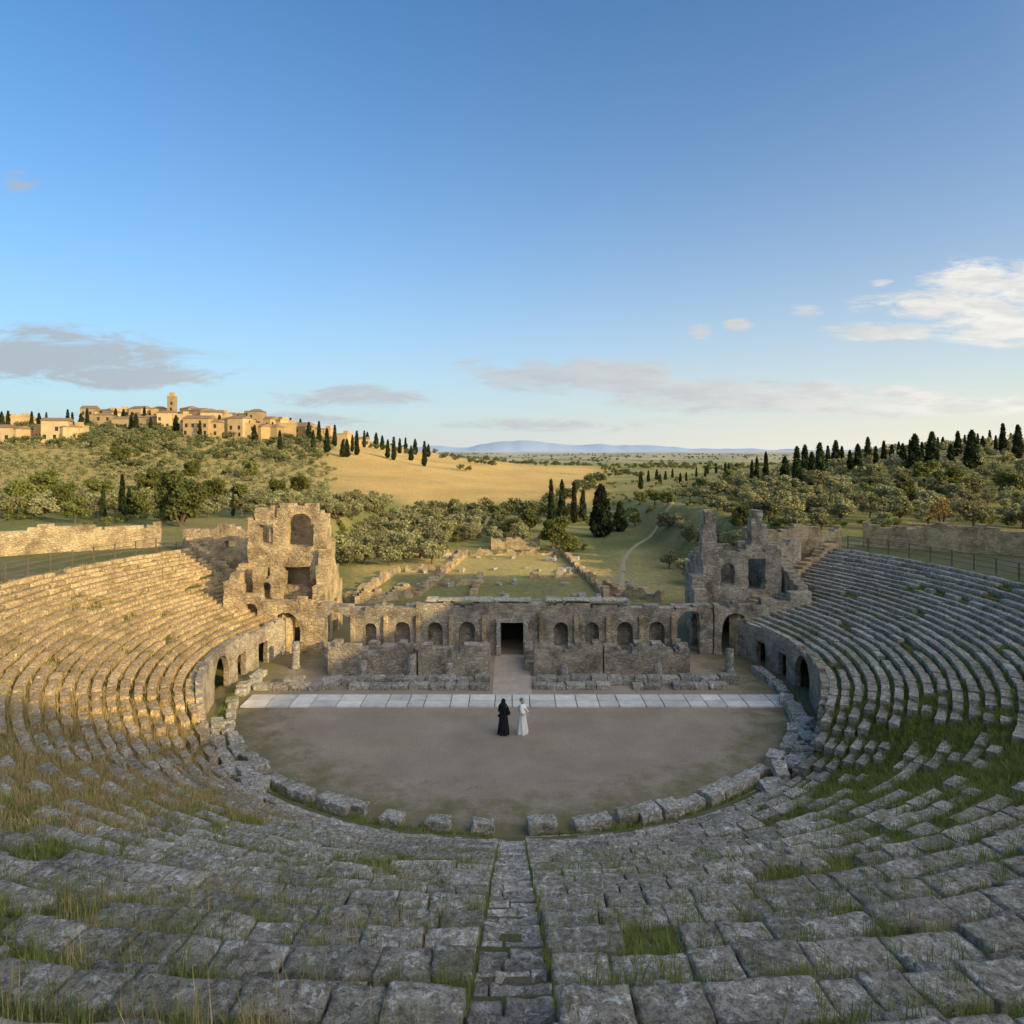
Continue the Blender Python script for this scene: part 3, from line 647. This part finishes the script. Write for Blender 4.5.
def mass(name,pts,mat,lab,cat,smin=.7,smax=1.15,zs=1):
    Vs=[]
    for p in pts:
        x,y=p[0],p[1]
        V,F=random.choice(LV); s=random.uniform(smin,smax); a=random.uniform(0,6.28); R=np.array([[math.cos(a),-math.sin(a),0],[math.sin(a),math.cos(a),0],[0,0,1]])
        Vs.append((V@R.T)*[s,s,s*zs]+[x,y,Tz(x,y)-.8*s*zs])
    V=np.concatenate(Vs); stuff(mesh(name,V,np.arange(len(V)).reshape(-1,4),mat),lab,cat)
mass("olive_grove",pos[298:],M_olive,"distant olive grove covering the hillside","olive grove",.42,.72)
w=[]
for k in range(5200):
    y=random.uniform(170,560) if k%3==0 else random.uniform(400,1900); x=random.uniform(-.62,.85)*y; u=x/y
    if -.32<u<.13 and 135<y<430: 
        if not(n2(x,y,30,2,61)>.62 ): continue
    elif y<480 and u<-.2:
        if n2(x,y,28,2,62)<.25: continue
    elif u>.2 and y<340: continue
    elif n2(x,y,90 if y>500 else 40,2,63)<(.1 if y>500 else -.05): continue
    w.append((x,y))
for k in range(420):
    y=random.uniform(225,325); x=random.uniform(-.76,-.27)*y
    w.append((x,y))
for (xa,ya,xb,yb,nn) in ((-70,330,-5,330,18),(8,150,34,260,34),(-22,146,14,140,30)):
    for k in range(nn):
        f=random.random(); w.append((xa+(xb-xa)*f+random.gauss(0,1.5),ya+(yb-ya)*f+random.gauss(0,2)))
mass("woodland",w,M_wood,"distant dark green woodland across the valley","woodland",.45,1.05)
w=[]
for k in range(3400):
    y=random.uniform(70,230); x=random.uniform(-.82,.88)*y
    if abs(x)<24 and y<96: continue
    if n2(x,y,9,2,71)<.1: continue
    if -.3<x/y<.08 and y>125: continue
    w.append((x,y))
mass("undergrowth",w,M_broad,"green shrubs and undergrowth among the trees","shrubs",.15,.36)
# ---------------------------------------------------------------- hill town
M_wallc=[plain("golden_plaster",(.40,.275,.13),.9,.4,.5),plain("stone_plaster",(.30,.215,.115),.9,.4,.5),plain("pale_plaster",(.46,.335,.18),.9,.4,.5)]
M_roof=plain("weathered_tile",(.24,.16,.095),.9,.35,1.2); M_win=plain("dark_window",(.04,.035,.03),.4)
def house(x,y,w,d,h,rot,kind,zo=0):
    z=Tz(x,y)+zo; e=empty("town_house" if kind!="tower" else "bell_tower",(x,y,z)); e.rotation_euler=(0,0,rot)
    if kind=="tower": thing(e,"tall square stone bell tower in the hill town","tower")
    else: thing(e,"honey coloured stone house with tiled roof on the hilltop" if kind!="flat" else "honey coloured flat topped stone building on the hilltop","house","houses of the hill town")
    V,F=boxVF((0,0,h/2-2.5),(w/2,d/2,h/2+2.5)); mesh("wall",V,F,random.choice(M_wallc),parent=e)
    A=Acc(); o=.3
    if kind=="gable":
        V=np.array([[-w/2-o,-d/2-o,h],[w/2+o,-d/2-o,h],[w/2+o,d/2+o,h],[-w/2-o,d/2+o,h],[-w/2-o,0,h+d*.17],[w/2+o,0,h+d*.17]])
        A.add(V,np.array([[0,1,5,4],[2,3,4,5],[3,2,1,0]])); A.add(V,np.array([[0,4,3],[1,2,5]]))
    elif kind in("tower","flat"):
        A.add(*boxVF((0,0,h+.25),(w/2+.12,d/2+.12,.25)))
        if kind=="tower": A.add(*boxVF((0,0,h+1.3),(w*.3,d*.3,.8)))
        else: A.add(*boxVF((w*.2,0,h+1.1),(w*.16,d*.2,.6)))
    else:
        V=np.array([[-w/2-o,-d/2-o,h],[w/2+o,-d/2-o,h],[w/2+o,d/2+o,h],[-w/2-o,d/2+o,h],[-w*.2,0,h+d*.17],[w*.2,0,h+d*.17]])
        A.add(V,np.array([[0,1,5,4],[2,3,4,5],[3,2,1,0]])); A.add(V,np.array([[0,4,3],[1,2,5]]))
    A.out("roof",M_roof if kind not in("tower","flat") else M_wallc[0],parent=e)
    nw=max(1,int(w/2.4)); nf=max(1,int(h/2.8))
    for f in range(nf):
        for k in range(nw):
            if random.random()<.75:
                V,F=boxVF((-w/2+(k+.5)*w/nw+random.gauss(0,.2),-d/2-.02,1.6+f*2.8),(.48,.06,.75)); mesh("window",V,F,M_win,parent=e)
hs=[(90,335,6,9,10),(104,338,9,8,9),(113,335,7,8,11),(121,336,8,8,12),(132,338,9,8,10),(141,335,7,8,11.5),(150,337,8,8,10),(160,336,7,7,12),(182,338,9,8,9),(191,336,7,8,11),(200,338,8,8,9.5),(209,336,8,8,10.5),(220,336,8,9,9.5),(231,337,8,7,8.5),(242,335,7,8,7),(112,330,7,7,7),(140,328,8,7,7),(155,326,8,7,6),
 (200,312,8,8,9),(212,310,8,8,8),(225,312,8,8,7),(246,318,8,8,8),(257,316,7,8,10),(268,318,8,8,8),(280,322,8,8,7),(292,325,8,8,6.5),(303,325,8,8,6.5),(314,327,8,8,6),(326,330,7,7,5.5),(344,325,7,7,5),(360,330,7,7,4),
 (8,300,9,8,5.5),(22,305,7,8,7),(36,312,7,8,5),(48,245,6,7,6),(57,243,8,7,7.5),(67,244,6,7,6),(76,248,5,7,5),(6,240,7,7,5),(18,242,6,7,4.5),(105,300,8,7,6),(122,298,7,7,6),(137,302,8,7,6.5),(152,300,8,7,6.5),(168,296,7,7,7),(182,298,7,7,8),(230,280,7,7,7.5),(240,278,8,7,9.5),(250,279,7,7,8),(261,282,7,7,7),(274,286,7,7,6.5),(288,292,7,7,6.5),(302,296,7,7,6),(200,268,9,8,9),(211,270,8,8,7.5),(191,272,6,8,6.5)]
for px,d,w_,dp,h in hs:
    x,y=P(px,d); house(x,y,w_*random.uniform(.85,1.15),dp,h*random.uniform(.75,1.05),random.uniform(-.5,.5),random.choice(["gable","hip","flat"]))
x,y=P(172,330); house(x,y,3.4,3.4,16,.1,"tower")
# ---------------------------------------------------------------- grass
def blades(name,pts,hts,mat,lab,width=.012,lean=.45):
    n=len(pts); a=RNG.rand(n)*6.283; w=np.stack([np.cos(a),np.sin(a),a*0],1)*width*(.6+.8*RNG.rand(n,1)); ln=np.stack([-np.sin(a),np.cos(a),a*0],1)*(hts*lean*RNG.randn(n))[:,None]
    h=hts[:,None]*np.array([0,0,1.]); p=pts
    V=np.stack([p-w,p+w,p+ln*.3+h*.55+w*.8,p+ln*.3+h*.55-w*.8,p+ln+h],1).reshape(-1,3)
    b=np.arange(n)[:,None]*5; return stuff(mesh(name,V,[b+np.array([[0,1,2,3]]),b+np.array([[3,2,4]])],mat),lab,"grass")
def scatter(n,r0,r1,p0,p1,dens,per=14,spread=.07,hm=(.08,.25),snap=.75):
    r=RNG.uniform(r0,r1,n); ph=RNG.uniform(p0,p1,n)
    X=r*np.sin(np.radians(ph)); Y=CY-r*np.cos(np.radians(ph)); m=(dens(X,Y,r,ph)>RNG.rand(n))&(np.abs(X)>.47); r,ph=r[m],ph[m]
    i=np.clip(np.searchsorted(RI,r)-1,0,len(RI)-2); sp=RI[i+1]-RI[i]
    sn=RNG.rand(len(r))<snap; r=np.where(sn,RI[i+1]-sp*(RNG.rand(len(r))*.28-.02),r)
    i=np.clip(np.searchsorted(RI,r-.11)-1,0,len(RI)-2); sp=RI[i+1]-RI[i]
    z=prof(RI[i]+sp*.5,ph)-WELL(RI[i],ph)-.02
    c=polar(np.radians(ph),r,z); pts=np.repeat(c,per,0)+RNG.randn(len(c)*per,3)*[spread,spread,.0]
    h=RNG.uniform(*hm,len(pts))*np.repeat(RNG.uniform(.6,1.3,len(c)),per); return pts,h
def dn(X,Y,s,sc=2.,lo=0.,hi=.4): return ss(lo,hi,n2(X,Y,sc,2,s))
p1,h1=scatter(36000,20,38.,-34,34,lambda X,Y,r,ph:dn(X,Y,81,1.6,-.25,.3)*.8+.14,16,.05,(.20,.40))
blades("grass",p1,h1,M_grass,"green grass growing between the stone seats",.006)
p2,h2=scatter(22000,17.6,30,26,62,lambda X,Y,r,ph:ss(27,33,ph)*(1-ss(54,62,ph))*(.35+.65*dn(X,Y,82,2,-.3,.3)),13,.10,(.16,.34))
blades("grass",p2,h2,M_grass,"thick green grass over the broken seats",.012)
p3,h3=scatter(19000,17.8,33,-60,-20,lambda X,Y,r,ph:ss(20,27,-ph)*(1-ss(52,60,-ph))*(.35+.65*dn(X,Y,83,2,-.2,.3)),14,.10,(.2,.44))
blades("dry_grass",p3,h3,M_dry,"golden dry grass over the broken seats",.010)
p4,h4=scatter(7500,25,37,-32,30,lambda X,Y,r,ph:dn(X,Y,84,2.0,.0,.35)*(.3+.7*(X<-2)),12,.09,(.25,.55))
blades("dry_grass",p4,h4,M_dry,"tall dry straw grass between the stone seats",.005,.3)
p5,h5=scatter(28000,17.6,31,20,112,lambda X,Y,r,ph:(.22+dn(X,Y,85,2.5,-.1,.4)*.8),10,.10,(.12,.32))
blades("grass",p5,h5,M_grass,"short green grass between the seat rows",.012)
p6,h6=scatter(18000,17.6,31,-112,-20,lambda X,Y,r,ph:(.18+dn(X,Y,86,2.5,0,.5)*.7)*(n2(X,Y,3,2,87)<.1),10,.10,(.10,.24))
blades("grass",p6,h6,M_grass,"short green grass between the seat rows",.012)
p7,h7=scatter(26000,17.6,31,-112,-20,lambda X,Y,r,ph:(.22+dn(X,Y,88,2.5,0,.5)*.7),10,.10,(.10,.28))
blades("dry_grass",p7,h7,M_dry,"short golden dry grass between the seat rows",.012)
rs_=RNG.uniform(17,38,420); sgn=np.where(RNG.rand(420)<.5,-1,1); c=np.stack([sgn*(.465+RNG.rand(420)*.03),CY-rs_,prof(rs_,0)-.12],1); pts=np.repeat(c,7,0)+RNG.randn(2940,3)*[.015,.06,0]
blades("grass",pts,RNG.uniform(.12,.24,len(pts)),M_grass,"green grass fringing the stone stair",.006)
ph=RNG.uniform(-95,95,1500); ph=ph[np.abs(ph)>3]; c=polar(np.radians(ph),16.1+RNG.randn(len(ph))*.12,0*ph); pts=np.repeat(c,12,0)+RNG.randn(len(c)*12,3)*[.09,.09,0]
blades("grass",pts,RNG.uniform(.08,.25,len(pts)),M_grass,"green grass along the orchestra edge",.012)
# ---------------------------------------------------------------- people
M_skin=plain("skin",(.50,.33,.24),.6,.05); M_black=plain("black_cloth",(.015,.015,.018),.9,.3); M_white=plain("white_cloth",(.78,.76,.71),.85,.06); M_veil=plain("green_headscarf",(.16,.24,.16))
def person(x,y,rot,cloth,hood,label,armpose):
    e=empty("person",(x,y,.0)); e.rotation_euler=(0,0,rot); thing(e,label,"person","people on the orchestra floor")
    vs=[];ed=[];rd=[]
    def v(p,r,par=None):
        vs.append(p); rd.append(r); i=len(vs)-1
        if par is not None: ed.append((par,i))
        return i
    pel=v((0,0,.95),.15); ab=v((0,0,1.12),.13,pel); ch=v((0,.01,1.32),.15,ab); nk=v((0,.01,1.49),.055,ch); jaw=v((0,-.015,1.56),.075,nk); hd=v((0,.0,1.65),.095,jaw); tp=v((0,.01,1.71),.07,hd)
    v((0,-.125,1.625),.014,hd); v((.09,.01,1.63),.014,hd); v((-.09,.01,1.63),.014,hd)
    for s in (-1,1):
        hp=v((s*.1,0,.9),.095,pel); kn=v((s*.11,-.01,.5),.06,hp); an=v((s*.12,.02,.09),.04,kn); v((s*.13,-.14,.04),.035,an)
        sh=v((s*.19,.01,1.42),.06,ch); 
        el,wr=armpose(s); el=v(el,.042,sh); wr_=v(wr,.028,el)
        d=np.array(wr)-np.array(vs[el]); d/=np.linalg.norm(d); pm=np.array(wr)+d*.06; pi=v(tuple(pm),.032,wr_)
        sidev=np.cross(d,[0,0,1.]); sidev=sidev/(np.linalg.norm(sidev)+1e-6) if np.linalg.norm(sidev)>.2 else np.array([0,1.,0])
        for k,L in enumerate((.07,.08,.075,.06)):
            a=v(tuple(pm+d*.04+sidev*(k-1.5)*.02),.009,pi); v(tuple(pm+d*(.04+L*.6)+sidev*(k-1.5)*.021+np.array([0,0,-.012])),.008,a)
        v(tuple(pm-d*.01+sidev*-.06+d*.03),.009,pi)
    me=bpy.data.meshes.new("body"); me.from_pydata(vs,ed,[]); me.materials.append(M_skin); ob=obj("body",me,e)
    ob.modifiers.new("skin",'SKIN')
    if not me.skin_vertices: me.skin_vertices.new()
    for i,r in enumerate(rd): me.skin_vertices[0].data[i].radius=(r,r)
    me.skin_vertices[0].data[0].use_root=True
    sb=ob.modifiers.new("sub",'SUBSURF'); sb.levels=1; sb.render_levels=2
    n=40; prof_=[(.29,.27,.02),(.27,.25,.25),(.24,.21,.6),(.21,.18,.9),(.20,.16,1.08),(.235,.17,1.25),(.235,.155,1.38),(.19,.13,1.46),(.09,.09,1.51)]
    V=[]; zs=np.interp(np.linspace(0,1,26),[0,1],[.02,1.51]); 
    for z in zs:
        a_=np.interp(z,[p[2] for p in prof_],[p[0] for p in prof_]); b_=np.interp(z,[p[2] for p in prof_],[p[1] for p in prof_])
        fa=.11*max(0,1-z/1.35)+.015
        for k in range(n):
            t_=2*math.pi*k/n; rp=1+fa*math.sin(t_*7+z*1.5+rot)+fa*.5*math.sin(t_*12-z*3); V.append([a_*rp*math.cos(t_),b_*rp*math.sin(t_),z])
    F=[[i*n+k,i*n+(k+1)%n,(i+1)*n+(k+1)%n,(i+1)*n+k] for i in range(25) for k in range(n)]
    mesh("robe",V,np.array(F),cloth,None,True,parent=e)
    for s in (-1,1):
        el,wr=armpose(s); sh=(s*.18,.01,1.43); A=Acc(); A.add(*tube([sh,el,tuple(np.array(el)*.15+np.array(wr)*.85)],[.085,.09,.115],14)); A.out("sleeve",cloth,smooth=True,parent=e)
    A=Acc(); pts=[(-.2,.04,1.46),(-.05,-.17,1.3),(.16,-.2,1.05),(.25,-.06,.88),(.2,.15,.92),(0,.2,1.15),(-.17,.14,1.4)]
    A.add(*tube(pts,[.05,.06,.06,.06,.055,.05,.05],10)); A.out("mantle",cloth,smooth=True,parent=e)
    V=[];n=20
    for i in range(10):
        th=i/9*math.pi*.62
        for k in range(n):
            t_=2*math.pi*k/n; R=.125; fr=max(0,-math.sin(t_)); V.append([R*math.sin(th)*math.cos(t_)*.92,R*math.sin(th)*math.sin(t_)*(1.05 if math.sin(t_)>0 else .8)+.02,1.665+R*1.05*math.cos(th)*1.0+fr*.05*max(0,i-5)/4*2])
    if hood:
        for i in range(4):
            for k in range(n):
                t_=2*math.pi*k/n; rr=.12+.03*i; V.append([rr*math.cos(t_),rr*math.sin(t_)*.85+.03,1.60-.045*i])
    m_=len(V)//n; F=[[i*n+k,i*n+(k+1)%n,(i+1)*n+(k+1)%n,(i+1)*n+k] for i in range(m_-1) for k in range(n) if not(hood and i>=8 and i<11 and 13<=k<=16)]
    mesh("hood" if hood else "headscarf",V,np.array(F),cloth if hood else M_veil,None,True,parent=e)
person(-.42,34.1,2.6,M_black,True,"person standing in a long black hooded cloak",lambda s:((s*.25,-.02,1.14),(s*.16,-.2,1.02)))
person(.52,34.2,1.2,M_white,False,"person standing in a long white robe and green headscarf",lambda s:((s*.26,-.03,1.15),(s*.2,-.19,1.08 if s<0 else .95)))
# ---------------------------------------------------------------- sky / world
EL=17.0; AZ=125.0
az=math.radians(AZ); el=math.radians(EL); sd_=Vector((math.sin(az)*math.cos(el),math.cos(az)*math.cos(el),math.sin(el)))
w=bpy.data.worlds.new("World"); S.world=w; w.use_nodes=True; t=NT(w.node_tree); bg=w.node_tree.nodes['Background']
sky=t.n.new('ShaderNodeTexSky'); sky.sky_type='NISHITA'; sky.sun_disc=False; sky.sun_elevation=math.radians(EL); sky.sun_rotation=math.radians(AZ); sky.air_density=1.0; sky.dust_density=.5; sky.ozone_density=2.5
ST=.15; bg.inputs[1].default_value=ST
tc=t.n.new('ShaderNodeTexCoord'); sp=t.n.new('ShaderNodeSeparateXYZ'); t.link(tc.outputs['Generated'],sp.inputs[0])
skc=t.mix(1.0,sky.outputs[0],(.40,.97,1.32),'MULTIPLY')
hz_=t.math('MULTIPLY',t.math('EXPONENT',t.math('MULTIPLY',t.math('MAXIMUM',sp.outputs[2],0.),-4.8)),.97)
hcol=t.ramp(t.math('MULTIPLY_ADD',sp.outputs[0],.5,.5),[(.1,(.57,.64,.67)),(.5,(.74,.75,.72)),(.78,(.95,.88,.74)),(1.,(1.,.86,.64))])
hcol=t.mix(1.,hcol,(1/ST,1/ST,1/ST),'MULTIPLY')
skc=t.mix(hz_,skc,hcol)
dt=t.n.new('ShaderNodeVectorMath'); dt.operation='DOT_PRODUCT'; t.link(tc.outputs['Generated'],dt.inputs[0]); dt.inputs[1].default_value=sd_
dp=t.math('MAXIMUM',t.math('SUBTRACT',dt.outputs['Value'],.12),0.)
skc=t.mix(1.,skc,t.mix(t.math('POWER',dp,1.6),(0,0,0),(2.55/ST,2.25/ST,1.82/ST)),'ADD')  # warm glow towards the sun, added out of view as fill for shaded stone
skc=t.mix(1.,skc,t.mix(t.math('POWER',dp,6.),(0,0,0),(2.2/ST,1.6/ST,1.0/ST)),'ADD')
yy=t.math('MAXIMUM',sp.outputs[1],.05); u=t.math('DIVIDE',sp.outputs[0],yy); v=t.math('DIVIDE',sp.outputs[2],yy)
cb=t.n.new('ShaderNodeCombineXYZ'); t.link(t.math('MULTIPLY',u,8.),cb.inputs[0]); t.link(t.math('MULTIPLY',v,34.),cb.inputs[1])
nz=t.noise(cb.outputs[0],1.,10,.72,.5)
tot=None
for (px,py,a,b_,st) in ((30,355,215,36,1.35),(120,374,150,20,1.2),(350,397,100,15,1.1),(590,376,150,22,1.45),(700,386,140,18,1.3),(780,398,210,22,1.45),(920,404,150,18,1.2),(700,331,17,10,1.),(738,324,20,9,1.),(876,281,24,9,1.),(975,280,70,26,1.3),(950,305,115,20,1.3),(1010,325,100,26,1.3),(880,331,70,13,1.1),(805,312,24,9,.7),(18,180,26,16,.5),(1030,290,60,36,1.3),(470,360,34,9,.5),(230,420,220,12,.7),(560,425,180,10,.8)):
    du=t.math('DIVIDE',t.math('SUBTRACT',u,(px-512)/683),a/683); dv=t.math('DIVIDE',t.math('SUBTRACT',v,(450-py)/683),b_/683)
    q=t.math('SUBTRACT',1.,t.math('SQRT',t.math('ADD',t.math('MULTIPLY',du,du),t.math('MULTIPLY',dv,dv))))
    q=t.math('MULTIPLY',t.math('MAXIMUM',q,0.),st); tot=q if tot is None else t.math('MAXIMUM',tot,q)
dens=t.math('ADD',t.math('MULTIPLY',tot,.95),t.math('MULTIPLY',t.math('SUBTRACT',nz,.5),3.8))
dens=t.math('MULTIPLY',t.math('MULTIPLY_ADD',dens,1.7,-.2,clamp=True),t.math('MULTIPLY',tot,3.,clamp=True))
dens=t.math('MULTIPLY',dens,t.math('GREATER_THAN',sp.outputs[1],.05))
front=t.ramp(t.math('MULTIPLY_ADD',u,.6,.5),[(.1,(.44,.49,.54)),(.55,(.60,.63,.65)),(.72,(.72,.72,.71)),(.92,(.98,.94,.86))])
front=t.mix(t.math('MULTIPLY',t.ramp(t.noise(cb.outputs[0],1.6,6,.6),[(.4,0),(.62,1)]),.4),front,(.46,.50,.54))
front=t.mix(1.,front,(1/ST,1/ST,1/ST),'MULTIPLY')
cm=t.mix(t.math('MULTIPLY',dens,.88),skc,front)
t.link(cm,bg.inputs[0])
sl=bpy.data.lights.new("sun",'SUN'); sl.energy=5.0; sl.angle=math.radians(.5); sl.color=(1.,.74,.32); so=bpy.data.objects.new("sun",sl); COL.objects.link(so)
so.rotation_euler=sd_.to_track_quat('Z','Y').to_euler(); so.location=(60,-20,60)
cam=bpy.data.cameras.new("camera"); co=bpy.data.objects.new("camera",cam); COL.objects.link(co); co.location=(0,0,14.2); co.rotation_euler=(math.pi/2,0,0)
cam.lens=24; cam.sensor_width=36; cam.shift_y=-62/1024; cam.clip_end=20000; cam.clip_start=.1; S.camera=co
S.view_settings.view_transform='Standard'; S.view_settings.look='None'; S.view_settings.exposure=0
